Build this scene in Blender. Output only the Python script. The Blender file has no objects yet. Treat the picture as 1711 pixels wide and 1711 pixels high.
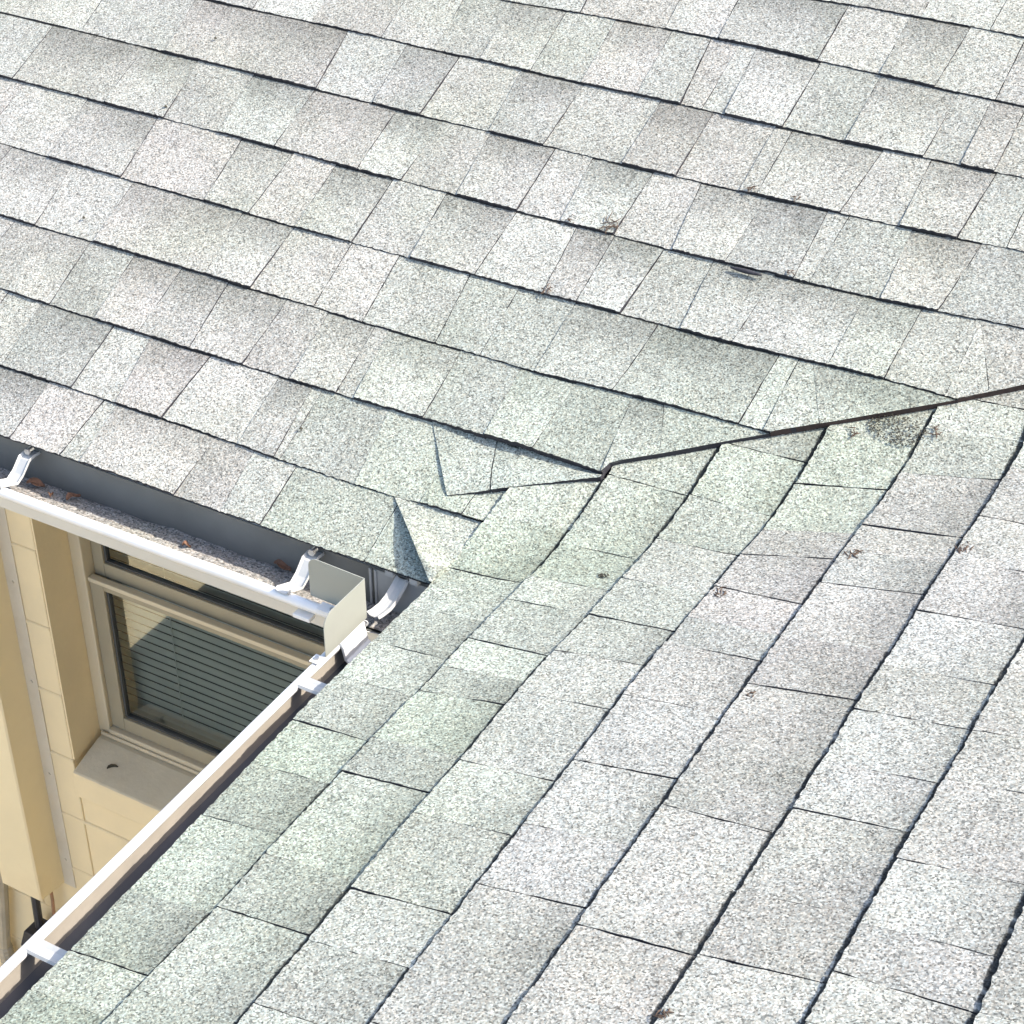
import bpy, math, random
import numpy as np
from mathutils import Vector, Matrix
random.seed(7)
R = math.radians
SC = bpy.context.scene
COL = SC.collection

# ------------------------------------------------------------------ camera, sky, sun, exposure
FPX, CPX = 3143.66, 855.5                       # focal length and centre of the 1711 px photograph
YAW, PIT, ROL = 0.517373, -0.611925, 0.000837
CAM = Vector((1.162977, -1.812040, 1.641428))
fwd = Vector((-math.sin(YAW) * math.cos(PIT), math.cos(YAW) * math.cos(PIT), math.sin(PIT)))
rgt = fwd.cross(Vector((0, 0, 1))).normalized()
upv = rgt.cross(fwd)
CR = rgt * math.cos(ROL) + upv * math.sin(ROL)
CU = -rgt * math.sin(ROL) + upv * math.cos(ROL)
cam_data = bpy.data.cameras.new('camera')
cam = bpy.data.objects.new('camera', cam_data)
COL.objects.link(cam)
cam.matrix_world = Matrix(((CR.x, CU.x, -fwd.x, CAM.x), (CR.y, CU.y, -fwd.y, CAM.y),
                           (CR.z, CU.z, -fwd.z, CAM.z), (0, 0, 0, 1)))
cam_data.sensor_width = 36
cam_data.lens = FPX / 1711 * 36
cam_data.clip_end = 2000
SC.camera = cam

SUN = Vector((1.0, 0.34, 1.06)).normalized()
w = bpy.data.worlds.new('World')
SC.world = w
w.use_nodes = True
nt = w.node_tree
sky = nt.nodes.new('ShaderNodeTexSky')
sky.sky_type = 'NISHITA'
sky.sun_disc = False
sky.dust_density = 2.5
sky.ozone_density = 0.6
sky.sun_elevation = math.asin(SUN.z)
sky.sun_rotation = math.atan2(SUN.x, SUN.y)
bg = nt.nodes['Background']
bg.inputs['Strength'].default_value = 0.15
nt.links.new(sky.outputs[0], bg.inputs['Color'])
sd = bpy.data.lights.new('sun', 'SUN')
sd.energy = 2.7
sd.angle = R(0.53)
sd.color = (1.0, 0.945, 0.84)
so = bpy.data.objects.new('sun', sd)
COL.objects.link(so)
so.rotation_euler = SUN.to_track_quat('Z', 'Y').to_euler()
SC.view_settings.view_transform = 'Standard'
SC.view_settings.look = 'None'
SC.view_settings.exposure = 1.48
SC.cycles.max_bounces = 10
SC.cycles.diffuse_bounces = 6

# ------------------------------------------------------------------ planes of the place
THA, THB = 0.428899, 0.251798                   # pitches of the back slope and the front slope
CT, ST = math.cos(THA), math.sin(THA)
CB, SB_ = math.cos(THB), math.sin(THB)
EXP = 0.1432                                    # shingle exposure
NA = Vector((0, -ST, CT)); NB = Vector((-SB_, 0, CB))
VAL = NB.cross(NA).normalized(); VAL = VAL if VAL.x > 0 else -VAL     # valley line between the two slopes
def valley_y(s): return s * SB_ / (ST / CT)     # y of the valley at distance s up the front slope
ADIR = NA.cross(VAL).normalized(); ADIR = ADIR if ADIR.y > 0 else -ADIR
BDIR = NB.cross(VAL).normalized(); BDIR = BDIR if BDIR.x > 0 else -BDIR

def ray(px):
    return CR * ((px[0] - CPX) / FPX) - CU * ((px[1] - CPX) / FPX) + fwd
def on_axis(px, ax, val):                       # point of the place seen at px on a plane x/y/z = val
    d = ray(px)
    return CAM + d * ((val - CAM[ax]) / d[ax])
def at_x(px, v): return on_axis(px, 0, v)
def at_y(px, v): return on_axis(px, 1, v)
def at_z(px, v): return on_axis(px, 2, v)
def on_a(px, n=0.0):                            # back slope: (x, distance up the slope)
    d = ray(px)
    P = CAM + d * ((n - CAM.dot(NA)) / d.dot(NA))
    return (P.x, P.y * CT + P.z * ST)
def on_b(px, n=0.0):                            # front slope, unfolded past the valley: (y, distance up)
    d = ray(px)
    P = CAM + d * ((n - CAM.dot(NB)) / d.dot(NB))
    if P.dot(BDIR) < 0:
        P = CAM + d * ((n - CAM.dot(NA)) / d.dot(NA))
        P = P - NA * n
        P = VAL * P.dot(VAL) - BDIR * P.dot(ADIR)
    return (P.y, P.x * CB + P.z * SB_)
def pa(x, s, n): return Vector((x, s * CT - n * ST, s * ST + n * CT))
FOLD_R = 0.035
def pb(y, s, n):
    q = Vector((s * CB, y, s * SB_))
    dv = q.dot(VAL)
    m = -q.dot(BDIR)
    h = math.sqrt(m * m + FOLD_R * FOLD_R)
    k = (m / h + 1) / 2
    nn = (NA * k + NB * (1 - k)).normalized()
    return VAL * dv + ADIR * ((m + h) / 2) + BDIR * ((h - m) / 2) + nn * n
def lerp(a, b, t): return a + (b - a) * t
def sstep(a, b, x):
    t = min(1, max(0, (x - a) / (b - a)))
    return t * t * (3 - 2 * t)
class Poly:                                     # piecewise linear function with linear ends
    def __init__(s, pts, flat=None):
        s.p = sorted(pts); s.flat = flat
        if flat is not None and len(s.p) > 4:   # calm the line: keep its sway, halve its jitter
            x = np.array([q[0] for q in s.p]); y = np.array([q[1] for q in s.p])
            c = np.polyfit(x, y, 3 if len(x) > 8 else 2); f = np.polyval(c, x)
            y = f + .35 * (y - f)
            s.p = list(zip(x.tolist(), y.tolist()))
    def __call__(s, x):
        p = s.p
        if x <= p[0][0]:
            if s.flat is not None: return lerp(p[0][1], s.flat, min(1, (p[0][0] - x) / 0.5))
            i = 0
        elif x >= p[-1][0]:
            if s.flat is not None: return lerp(p[-1][1], s.flat, min(1, (x - p[-1][0]) / 0.5))
            i = len(p) - 2
        else:
            i = 0
            while p[i + 1][0] < x: i += 1
        (x0, y0), (x1, y1) = p[i], p[i + 1]
        return y0 + (y1 - y0) * (x - x0) / (x1 - x0)
def wob(t, seed, sc=1.0):
    return (math.sin(t * 9.1 * sc + seed * 1.7) + 0.6 * math.sin(t * 23.0 * sc + seed * 3.1) + 0.4 * math.sin(t * 51 * sc + seed * 5.3)) / 2

# ------------------------------------------------------------------ materials
def mat(name):
    m = bpy.data.materials.new(name); m.use_nodes = True
    n = m.node_tree; b = n.nodes['Principled BSDF']
    return m, n, b
def node(n, t, **kw):
    x = n.nodes.new(t)
    for k, v in kw.items(): setattr(x, k, v)
    return x
def ramp(n, fac, stops):
    r = node(n, 'ShaderNodeValToRGB')
    e = r.color_ramp.elements
    e[0].position, e[0].color = stops[0][0], (*stops[0][1], 1)
    e[1].position, e[1].color = stops[-1][0], (*stops[-1][1], 1)
    for p, c in stops[1:-1]:
        x = e.new(p); x.color = (*c, 1)
    n.links.new(fac, r.inputs[0])
    return r.outputs[0]
def noise(n, vec, scale, detail=4, rough=0.55):
    t = node(n, 'ShaderNodeTexNoise')
    t.inputs['Scale'].default_value = scale; t.inputs['Detail'].default_value = detail
    t.inputs['Roughness'].default_value = rough
    if vec: n.links.new(vec, t.inputs['Vector'])
    return t
def mixc(n, a, b, fac, mode='MULTIPLY'):
    x = node(n, 'ShaderNodeMix', data_type='RGBA', blend_type=mode)
    for s, v in ((0, fac), (6, a), (7, b)):
        if hasattr(v, 'links'): n.links.new(v, x.inputs[s])
        elif s == 0: x.inputs[0].default_value = v
        else: x.inputs[s].default_value = (*v, 1)
    return x.outputs[2]
def g3(v): return (v, v, v)

def granules(name, bright, use_tint=True, scale=1.0, warm=(1, 1, 1)):
    m, n, b = mat(name)
    tc = node(n, 'ShaderNodeTexCoord'); v = tc.outputs['Object']
    vo = node(n, 'ShaderNodeTexVoronoi'); vo.inputs['Scale'].default_value = 480 * scale
    n.links.new(v, vo.inputs['Vector'])
    sp = node(n, 'ShaderNodeSeparateColor'); n.links.new(vo.outputs['Color'], sp.inputs[0])
    fine = ramp(n, sp.outputs[0], [(0.0, g3(.20 * bright)), (0.13, g3(.37 * bright)), (0.36, g3(.60 * bright)), (0.72, g3(.75 * bright)), (1, g3(1.06 * bright))])
    cl = noise(n, v, 330 * scale, 2, .6)
    clump = ramp(n, cl.outputs[0], [(0.28, g3(.66)), (0.50, g3(.97)), (0.72, g3(1.22))])
    c = mixc(n, fine, clump, 1.0)
    big = noise(n, v, 9, 5, .6)
    c = mixc(n, c, ramp(n, big.outputs[0], [(.3, (.89, .89, .89)), (.7, (1.08, 1.08, 1.08))]), 1.0)
    bald = noise(n, v, 46, 7, .72)
    c = mixc(n, c, ramp(n, bald.outputs[0], [(.24, (.50, .50, .52)), (.36, (.93, .93, .93)), (.5, (1, 1, 1))]), 1.0)
    blot = noise(n, v, 3.1, 4, .6)
    c = mixc(n, c, ramp(n, blot.outputs[0], [(.34, (.93, .95, .90)), (.62, (1.03, 1.02, 1.03))]), 1.0)
    hue = ramp(n, sp.outputs[1], [(0, (1.05, .98, .93)), (.5, (1, 1, 1)), (1, (.95, 1.0, 1.05))])
    c = mixc(n, c, hue, 1.0)
    c = mixc(n, c, warm, 1.0)
    if use_tint:
        a = node(n, 'ShaderNodeAttribute', attribute_name='tint')
        c = mixc(n, c, a.outputs['Color'], 1.0)
    n.links.new(c, b.inputs['Base Color'])
    b.inputs['Roughness'].default_value = 0.9
    b.inputs['Specular IOR Level'].default_value = 0.25
    bp = node(n, 'ShaderNodeBump'); bp.inputs['Strength'].default_value = 0.55; bp.inputs['Distance'].default_value = 0.0016
    n.links.new(sp.outputs[2], bp.inputs['Height'])
    n.links.new(bp.outputs[0], b.inputs['Normal'])
    return m
def plain(name, col, rough=.5, var=.08, scale=30, bump=0.0, dirt=None, spec=.5, metal=0.0):
    m, n, b = mat(name)
    tc = node(n, 'ShaderNodeTexCoord'); v = tc.outputs['Object']
    nz = noise(n, v, scale, 6, .6)
    c = ramp(n, nz.outputs[0], [(.3, tuple(x * (1 - var) for x in col)), (.7, tuple(min(1, x * (1 + var)) for x in col))])
    if dirt:
        d = noise(n, v, scale * .35, 8, .7)
        f = ramp(n, d.outputs[0], [(.50, g3(0)), (.75, g3(.7))])
        c = mixc(n, c, dirt, f, 'MIX')
    n.links.new(c, b.inputs['Base Color'])
    r2 = noise(n, v, scale * 2, 3)
    rr = ramp(n, r2.outputs[0], [(.3, g3(max(0, rough - .08))), (.7, g3(min(1, rough + .08)))])
    n.links.new(rr, b.inputs['Roughness'])
    b.inputs['Specular IOR Level'].default_value = spec
    b.inputs['Metallic'].default_value = metal
    if bump:
        bp = node(n, 'ShaderNodeBump'); bp.inputs['Strength'].default_value = bump; bp.inputs['Distance'].default_value = 0.003
        bn = noise(n, v, 90, 6, .6)
        n.links.new(bn.outputs[0], bp.inputs['Height']); n.links.new(bp.outputs[0], b.inputs['Normal'])
    return m
M_SH = granules('shingle_granules', 0.50, warm=(.98, 1.0, .91))
M_EDGE = plain('asphalt_edge', (.028, .027, .034), .9, .4, 200)
M_RUST = plain('rusty_edge', (.045, .028, .024), .9, .4, 120)
M_GRIT = granules('gutter_grit', 0.44, False, 0.8, (1.0, .94, .86))
M_WHITE = plain('white_enamel', (.70, .695, .68), .35, .03, 12, dirt=(.66, .63, .57))
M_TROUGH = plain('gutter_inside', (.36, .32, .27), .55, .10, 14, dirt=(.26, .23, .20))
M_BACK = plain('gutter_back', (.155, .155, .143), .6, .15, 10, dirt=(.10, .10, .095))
M_TROUGH_SHADE = plain('gutter_shade', (.085, .085, .095), .7, .2, 20, dirt=(.13, .125, .12))  # shade of the right trough, put into a dark base colour
M_GUARD = plain('guard_metal', (.285, .29, .25), .45, .03, 10, dirt=(.25, .245, .215))
M_STRAP = plain('strap_metal', (.42, .42, .405), .45, .06, 40)
M_BOLT = plain('bolt_metal', (.45, .45, .45), .35, .1, 80, metal=.8)
M_WALL = plain('wall_paint', (.70, .60, .40), .7, .04, 7, bump=.18, dirt=(.60, .52, .36))
M_BOX = plain('cover_paint', (.72, .635, .435), .55, .04, 5, bump=.06, dirt=(.62, .50, .32))
M_FLANGE = plain('flange_paint', (.56, .52, .44), .55, .06, 12, dirt=(.45, .40, .32))
M_SILL = plain('sill_paint', (.56, .51, .39), .8, .07, 14, bump=.3, dirt=(.39, .345, .265))
M_FRAME = plain('window_vinyl', (.52, .47, .355), .45, .04, 10, dirt=(.42, .375, .285))
M_SASH = plain('sash_metal', (.28, .255, .19), .45, .06, 20)
M_GASKET = plain('gasket_rubber', (.05, .055, .06), .6, .2, 30)
M_BLIND = plain('blind_slat', (.74, .77, .73), .55, .05, 20)
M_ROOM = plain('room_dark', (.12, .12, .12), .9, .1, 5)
M_BLACK = plain('black_plastic', (.018, .02, .03), .45, .2, 30)
M_HOSE = plain('conduit_grey', (.40, .36, .28), .6, .15, 30)
M_COPPER = plain('copper_line', (.30, .17, .10), .5, .2, 40)
M_LEAF = plain('dead_leaf', (.17, .085, .048), .8, .35, 120)
M_TWIG = plain('dry_twig', (.075, .048, .032), .9, .5, 200)
M_MOSS = plain('dark_moss', (.055, .05, .035), .95, .5, 300)
M_GROUND = plain('concrete_ground', (.58, .54, .47), .85, .1, 3)
M_ADDED_BAND = plain('added_dark_band', (.07, .075, .075), .8, .2, 4)
M_FASCIA = plain('fascia_paint', (.55, .53, .48), .5, .05, 8)
M_SOFFIT = plain('soffit_paint', (.62, .52, .34), .6, .05, 8)

# pane: dark tinted double glazing that reflects
m, n, b = mat('window_glass')
n.nodes.remove(b)
tr = node(n, 'ShaderNodeBsdfTransparent'); tr.inputs[0].default_value = (.80, .84, .82, 1)
gl = node(n, 'ShaderNodeBsdfGlossy'); gl.inputs['Roughness'].default_value = 0.012; gl.inputs[0].default_value = (.95, .97, .96, 1)
fr = node(n, 'ShaderNodeFresnel'); fr.inputs[0].default_value = 2.5
tc = node(n, 'ShaderNodeTexCoord'); nz = noise(n, tc.outputs['Object'], 2.5, 2)
bp = node(n, 'ShaderNodeBump'); bp.inputs['Strength'].default_value = .02; n.links.new(nz.outputs[0], bp.inputs['Height'])
n.links.new(bp.outputs[0], gl.inputs['Normal'])
mx = node(n, 'ShaderNodeMixShader')
n.links.new(fr.outputs[0], mx.inputs[0]); n.links.new(tr.outputs[0], mx.inputs[1]); n.links.new(gl.outputs[0], mx.inputs[2])
n.links.new(mx.outputs[0], n.nodes['Material Output'].inputs[0])
M_GLASS = m

# ------------------------------------------------------------------ object helpers
def tag(o, label=None, cat=None, group=None, kind=None):
    if label: o['label'] = label
    if cat: o['category'] = cat
    if group: o['group'] = group
    if kind: o['kind'] = kind
    return o
def empty(name, loc, label, cat, group=None):
    o = bpy.data.objects.new(name, None); COL.objects.link(o)
    o.location = loc; o.empty_display_size = .05
    return tag(o, label, cat, group)
class MB:
    def __init__(s): s.v = []; s.f = []; s.mi = []; s.tint = []
    def vert(s, p, t=None):
        s.v.append(tuple(p)); s.tint.append(t or (1, 1, 1)); return len(s.v) - 1
    def face(s, idx, mi=0): s.f.append(tuple(idx)); s.mi.append(mi)
    def box(s, lo, hi, mi=0):
        x0, y0, z0 = lo; x1, y1, z1 = hi
        i = [s.vert(p) for p in ((x0, y0, z0), (x1, y0, z0), (x1, y1, z0), (x0, y1, z0), (x0, y0, z1), (x1, y0, z1), (x1, y1, z1), (x0, y1, z1))]
        for q in ((0, 3, 2, 1), (4, 5, 6, 7), (0, 1, 5, 4), (1, 2, 6, 5), (2, 3, 7, 6), (3, 0, 4, 7)): s.face([i[k] for k in q], mi)
    def prism(s, ring0, ring1, mi=0, cap=True):
        a = [s.vert(p) for p in ring0]; b_ = [s.vert(p) for p in ring1]; k = len(a)
        for j in range(k): s.face((a[j], a[(j + 1) % k], b_[(j + 1) % k], b_[j]), mi)
        if cap: s.face(a[::-1], mi); s.face(b_, mi)
    def strip(s, rings, closed=False, mi=0):     # rings of points joined into a sheet
        ids = [[s.vert(p) for p in r] for r in rings]
        for a, b_ in zip(ids, ids[1:]):
            k = len(a)
            for j in range(k if closed else k - 1): s.face((a[j], a[(j + 1) % k], b_[(j + 1) % k], b_[j]), mi)
        return ids
    def tube(s, pts, rad, seg=8, mi=0):
        pts = [Vector(p) for p in pts]; rings = []
        for i, p in enumerate(pts):
            d = (pts[min(i + 1, len(pts) - 1)] - pts[max(i - 1, 0)]).normalized()
            u = d.orthogonal().normalized() if abs(d.z) > .95 else d.cross(Vector((0, 0, 1))).normalized()
            v_ = d.cross(u)
            r = rad[i] if isinstance(rad, (list, tuple)) else rad
            rings.append([p + (u * math.cos(2 * math.pi * k / seg) + v_ * math.sin(2 * math.pi * k / seg)) * r for k in range(seg)])
        ids = s.strip(rings, True, mi)
        s.face(ids[0][::-1], mi); s.face(ids[-1], mi)
    def build(s, name, mats, parent=None, bevel=0.0, smooth=False, local=None, solid=0.0):
        me = bpy.data.meshes.new(name)
        o = bpy.data.objects.new(name, me); COL.objects.link(o)
        off = Vector((0, 0, 0))
        if parent is not None:
            off = parent.matrix_world.translation if parent.type == 'EMPTY' and parent.parent is None else Vector(parent.get('_off', (0, 0, 0)))
            off = Vector(parent['_off']) if '_off' in parent else Vector(parent.location)
        if local is not None: off = Vector(local)
        me.from_pydata([tuple(Vector(p) - off) for p in s.v], [], s.f)
        for m_ in (mats if isinstance(mats, (list, tuple)) else [mats]): me.materials.append(m_)
        me.polygons.foreach_set('material_index', s.mi)
        if smooth: me.polygons.foreach_set('use_smooth', [True] * len(s.f))
        if any(t != (1, 1, 1) for t in s.tint):
            at = me.color_attributes.new('tint', 'FLOAT_COLOR', 'POINT')
            at.data.foreach_set('color', [c for t in s.tint for c in (*t, 1)])
        me.update()
        if parent is not None: o.parent = parent
        if local is not None and parent is None: o.location = local
        if solid:
            md = o.modifiers.new('solid', 'SOLIDIFY'); md.thickness = solid; md.offset = 0
        if bevel:
            md = o.modifiers.new('bevel', 'BEVEL'); md.width = bevel; md.segments = 2; md.limit_method = 'ANGLE'
        return o

# ------------------------------------------------------------------ ground
g = MB(); S_ = 600
g.face([g.vert(p) for p in ((-S_, -S_, -5.6), (S_, -S_, -5.6), (S_, S_, -5.6), (-S_, S_, -5.6))])
tag(g.build('ground', M_GROUND), kind='structure')

# ------------------------------------------------------------------ shingle courses
LINES_A = {0: [(0, 729), (50, 745), (96, 760), (201, 794), (290, 829), (377, 860), (437, 876), (529, 915), (612, 938), (648, 953), (719, 978)],
 1: [(0, 610), (70, 634), (194, 676), (312, 711), (390, 739), (457, 767), (583, 807), (640, 826), (704, 842), (820, 877)],
 2: [(0, 483), (80, 508), (161, 535), (231, 555), (300, 578), (402, 609), (485, 636), (591, 668), (714, 701), (805, 733), (898, 756), (1006, 797)],
 3: [(0, 359), (80, 386), (161, 406), (250, 432), (347, 458), (417, 483), (525, 513), (603, 540), (700, 566), (860, 611), (940, 636), (1026, 658), (1152, 694), (1268, 726)],
 4: [(0, 240), (85, 264), (201, 297), (342, 334), (417, 357), (493, 382), (588, 407), (684, 432), (794, 462), (860, 482), (971, 507), (1070, 532), (1142, 550), (1227, 575), (1333, 606), (1484, 643), (1580, 671)],
 5: [(0, 128), (173, 173), (270, 198), (367, 221), (460, 246), (598, 286), (668, 302), (764, 327), (860, 353), (936, 372), (1026, 393), (1120, 420), (1212, 441), (1290, 456), (1353, 472), (1460, 498), (1569, 523), (1711, 560)],
 6: [(0, 20), (136, 53), (276, 88), (392, 116), (528, 151), (623, 173), (740, 203), (814, 219), (910, 244), (1000, 266), (1091, 287), (1180, 308), (1273, 327), (1408, 359), (1500, 380), (1600, 400), (1711, 420)],
 7: [(352, 0), (447, 23), (553, 45), (638, 63), (720, 85), (804, 100), (860, 115), (976, 141), (1080, 160), (1172, 181), (1240, 200), (1308, 215), (1400, 236), (1474, 251), (1560, 268), (1655, 287), (1711, 297)],
 8: [(850, 2), (946, 20), (1030, 34), (1112, 49), (1200, 66), (1278, 80), (1368, 103), (1469, 126), (1540, 142), (1605, 158), (1711, 178)],
 9: [(1355, 0), (1445, 12), (1535, 30), (1620, 45), (1711, 63)]}
LINES_B = {0: [(-40, 1757), (7, 1708), (60, 1653), (124, 1589), (180, 1530), (234, 1475), (290, 1421), (344, 1366), (420, 1285), (505, 1195), (573, 1134), (634, 1069), (688, 1015), (720, 982), (749, 955), (785, 915), (819, 876), (863, 806)],
 1: [(180, 1711), (240, 1648), (300, 1587), (366, 1521), (420, 1460), (474, 1398), (530, 1342), (574, 1293), (621, 1243), (660, 1205), (706, 1162), (756, 1106), (784, 1073), (828, 1027), (886, 971), (945, 910), (1009, 816), (1026, 780)],
 2: [(405, 1711), (429, 1684), (480, 1622), (524, 1566), (590, 1490), (636, 1429), (680, 1378), (725, 1328), (779, 1274), (849, 1181), (880, 1142), (921, 1097), (992, 1032), (1032, 986), (1100, 900), (1159, 832), (1207, 750)],
 3: [(628, 1711), (665, 1655), (702, 1606), (767, 1529), (802, 1479), (872, 1390), (920, 1330), (963, 1279), (1021, 1199), (1060, 1145), (1110, 1083), (1132, 1057), (1200, 985), (1239, 932), (1307, 850), (1357, 775), (1386, 714)],
 4: [(860, 1711), (905, 1640), (950, 1573), (981, 1524), (1039, 1448), (1106, 1359), (1137, 1306), (1190, 1239), (1239, 1172), (1286, 1103), (1364, 996), (1400, 932), (1439, 882), (1489, 825), (1528, 768), (1568, 680)],
 5: [(1101, 1711), (1168, 1599), (1200, 1548), (1239, 1484), (1301, 1395), (1328, 1355), (1395, 1248), (1439, 1172), (1489, 1103), (1511, 1071), (1550, 996), (1582, 953), (1614, 900), (1639, 868), (1675, 811), (1711, 757)],
 6: [(1350, 1711), (1390, 1644), (1435, 1559), (1484, 1470), (1528, 1390), (1573, 1319), (1617, 1252), (1644, 1186), (1711, 1083)],
 7: [(1632, 1711), (1671, 1613), (1711, 1524)]}
JOINTS_A = {0: [((103, 758), (173, 671)), ((138, 769), (191, 683)), ((291, 829), (352, 744)), ((369, 855), (420, 762)), ((437, 875), (495, 780)), ((612, 934), (655, 860))],
 1: [((8, 608), (70, 507)), ((120, 650), (190, 545)), ((194, 674), (251, 565)), ((274, 696), (347, 603)), ((402, 739), (457, 645)), ((457, 768), (518, 653)), ((468, 770), (533, 662)), ((593, 810), (643, 698)), ((703, 842), (735, 795)), ((777, 857), (799, 826))],
 2: [((18, 482), (80, 384)), ((88, 505), (150, 405)), ((161, 533), (221, 432)), ((236, 553), (302, 452)), ((322, 578), (380, 475)), ((407, 608), (467, 523)), ((485, 636), (545, 528)), ((563, 658), (623, 553)), ((593, 666), (646, 558)), ((709, 699), (769, 588)), ((815, 730), (863, 629)), ((895, 753), (961, 650)), ((1010, 790), (1052, 680)), ((1117, 790), (1108, 690))],
 3: [((60, 378), (120, 278)), ((158, 405), (221, 307)), ((347, 457), (402, 362)), ((420, 482), (490, 382)), ((525, 513), (588, 407)), ((606, 540), (658, 442)), ((729, 573), (784, 462)), ((804, 593), (855, 503)), ((893, 621), (958, 513)), ((1026, 658), (1097, 548)), ((1237, 716), (1298, 608)), ((1278, 726), (1333, 611)), ((1383, 740), (1358, 615))],
 4: [((83, 264), (143, 171)), ((204, 297), (261, 201)), ((344, 334), (402, 236)), ((417, 357), (485, 266)), ((493, 382), (558, 281)), ((588, 407), (653, 307)), ((686, 432), (744, 327)), ((794, 462), (860, 360)), ((905, 495), (960, 387)), ((966, 503), (1026, 397)), ((1041, 518), (1110, 417)), ((1139, 548), (1187, 447)), ((1225, 573), (1293, 467)), ((1388, 611), (1439, 508)), ((1479, 641), (1534, 533)), ((1580, 668), (1640, 545)), ((1655, 690), (1634, 550))],
 5: [((25, 131), (88, 45)), ((176, 173), (239, 83)), ((275, 198), (330, 105)), ((367, 221), (422, 128)), ((460, 246), (523, 156)), ((598, 286), (658, 191)), ((671, 302), (739, 206)), ((764, 327), (814, 231)), ((865, 352), (925, 254)), ((936, 372), (988, 269)), ((1029, 387), (1092, 289)), ((1129, 410), (1172, 307)), ((1212, 440), (1278, 337)), ((1328, 462), (1378, 364)), ((1353, 472), (1416, 369)), ((1471, 503), (1520, 394)), ((1567, 523), (1638, 412))],
 6: [((40, 30), (95, -60)), ((136, 53), (190, -30)), ((276, 88), (330, -5)), ((392, 116), (447, 25)), ((528, 151), (583, 50)), ((623, 173), (680, 75)), ((704, 191), (766, 98)), ((819, 219), (870, 120)), ((910, 241), (975, 143)), ((1041, 271), (1105, 168)), ((1132, 292), (1192, 190)), ((1237, 317), (1295, 213)), ((1268, 322), (1323, 222)), ((1404, 357), (1474, 256)), ((1504, 377), (1555, 270)), ((1600, 397), (1663, 294))],
 7: [((420, 20), (470, -60)), ((520, 40), (570, -40)), ((638, 63), (690, -20)), ((725, 85), (780, -10)), ((804, 100), (855, 5)), ((888, 118), (945, 22)), ((973, 138), (1026, 38)), ((1066, 156), (1122, 55)), ((1139, 173), (1185, 70)), ((1175, 181), (1235, 77)), ((1212, 190), (1263, 83)), ((1308, 214), (1370, 106)), ((1414, 236), (1470, 131)), ((1544, 261), (1600, 161)), ((1605, 276), (1655, 171)), ((1660, 291), (1715, 182))],
 8: [((971, 20), (1020, -70)), ((1112, 49), (1160, -45)), ((1202, 63), (1250, -30)), ((1366, 103), (1419, 8)), ((1470, 126), (1522, 27)), ((1562, 146), (1622, 46)), ((1665, 166), (1715, 62))],
 9: [((1445, 12), (1500, -80)), ((1539, 28), (1590, -60)), ((1655, 50), (1705, -40))]}
JOINTS_B = {0: [((-55, 1740), (80, 1790)), ((122, 1595), (260, 1635)), ((344, 1369), (474, 1398)), ((497, 1210), (622, 1241)), ((628, 1079), (753, 1105)), ((749, 955), (875, 978))],
 1: [((60, 1840), (240, 1900)), ((366, 1521), (524, 1566)), ((574, 1295), (727, 1328)), ((709, 1162), (849, 1179)), ((784, 1073), (921, 1098)), ((886, 972), (1026, 990)), ((1025, 799), (1161, 832))],
 2: [((429, 1684), (600, 1735)), ((590, 1492), (767, 1531)), ((775, 1278), (941, 1309)), ((921, 1092), (1088, 1115)), ((988, 1034), (1132, 1057)), ((1100, 912), (1243, 932)), ((1221, 746), (1353, 775))],
 3: [((640, 1720), (820, 1775)), ((802, 1485), (983, 1519)), ((963, 1277), (1141, 1304)), ((1118, 1080), (1278, 1107)), ((1200, 987), (1346, 1012)), ((1239, 934), (1400, 936)), ((1334, 814), (1489, 823))],
 4: [((820, 1780), (1010, 1830)), ((970, 1553), (1168, 1600)), ((1115, 1353), (1301, 1395)), ((1255, 1150), (1437, 1172)), ((1371, 980), (1550, 996)), ((1443, 886), (1614, 901)), ((1514, 798), (1675, 808)), ((1580, 662), (1740, 690))],
 5: [((1010, 1850), (1220, 1900)), ((1172, 1602), (1388, 1646)), ((1328, 1357), (1528, 1393)), ((1433, 1192), (1626, 1221)), ((1536, 1028), (1720, 1054)), ((1639, 871), (1800, 895))],
 6: [((1250, 1880), (1500, 1940)), ((1417, 1637), (1635, 1695)), ((1508, 1444), (1715, 1480)), ((1628, 1228), (1815, 1252)), ((1735, 1040), (1900, 1060))],
 7: [((1635, 1700), (1880, 1750)), ((1760, 1440), (1990, 1490))]}
# tabs whose upper edge carries the printed dark band
DARK_A = [(355, 20), (125, 70), (300, 105), (500, 75), (690, 95), (35, 142), (86, 275), (265, 330), (420, 155), (547, 165), (690, 212), (825, 240), (170, 185), (435, 320), (600, 290), (780, 345), (115, 400), (258, 445), (442, 375), (420, 490), (100, 525), (280, 570), (580, 550), (700, 568), (70, 635), (480, 650), (210, 690), (895, 20), (1070, 55), (1300, 108), (1385, 15), (925, 140), (1140, 185), (1555, 160), (1560, 45), (1380, 245), (1655, 170), (1025, 285), (1230, 330), (1590, 290), (880, 245), (1590, 395), (1560, 410), (960, 405), (1245, 447), (1020, 515), (1285, 590), (1470, 520), (920, 625), (1070, 690), (1420, 640), (640, 570), (745, 330), (1115, 548), (230, 200)]
DARK_B = [(230, 1560), (430, 1390), (590, 1230), (720, 1100), (860, 960), (500, 1560), (690, 1330), (830, 1170), (990, 990), (1050, 850), (890, 1310), (1090, 1080), (1310, 800), (940, 1520), (1110, 1310), (1260, 1130), (1390, 960), (1290, 1390), (1400, 1190), (1540, 1010), (1590, 830), (1480, 1400), (1600, 1240), (1590, 1700), (1690, 1480)]

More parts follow.
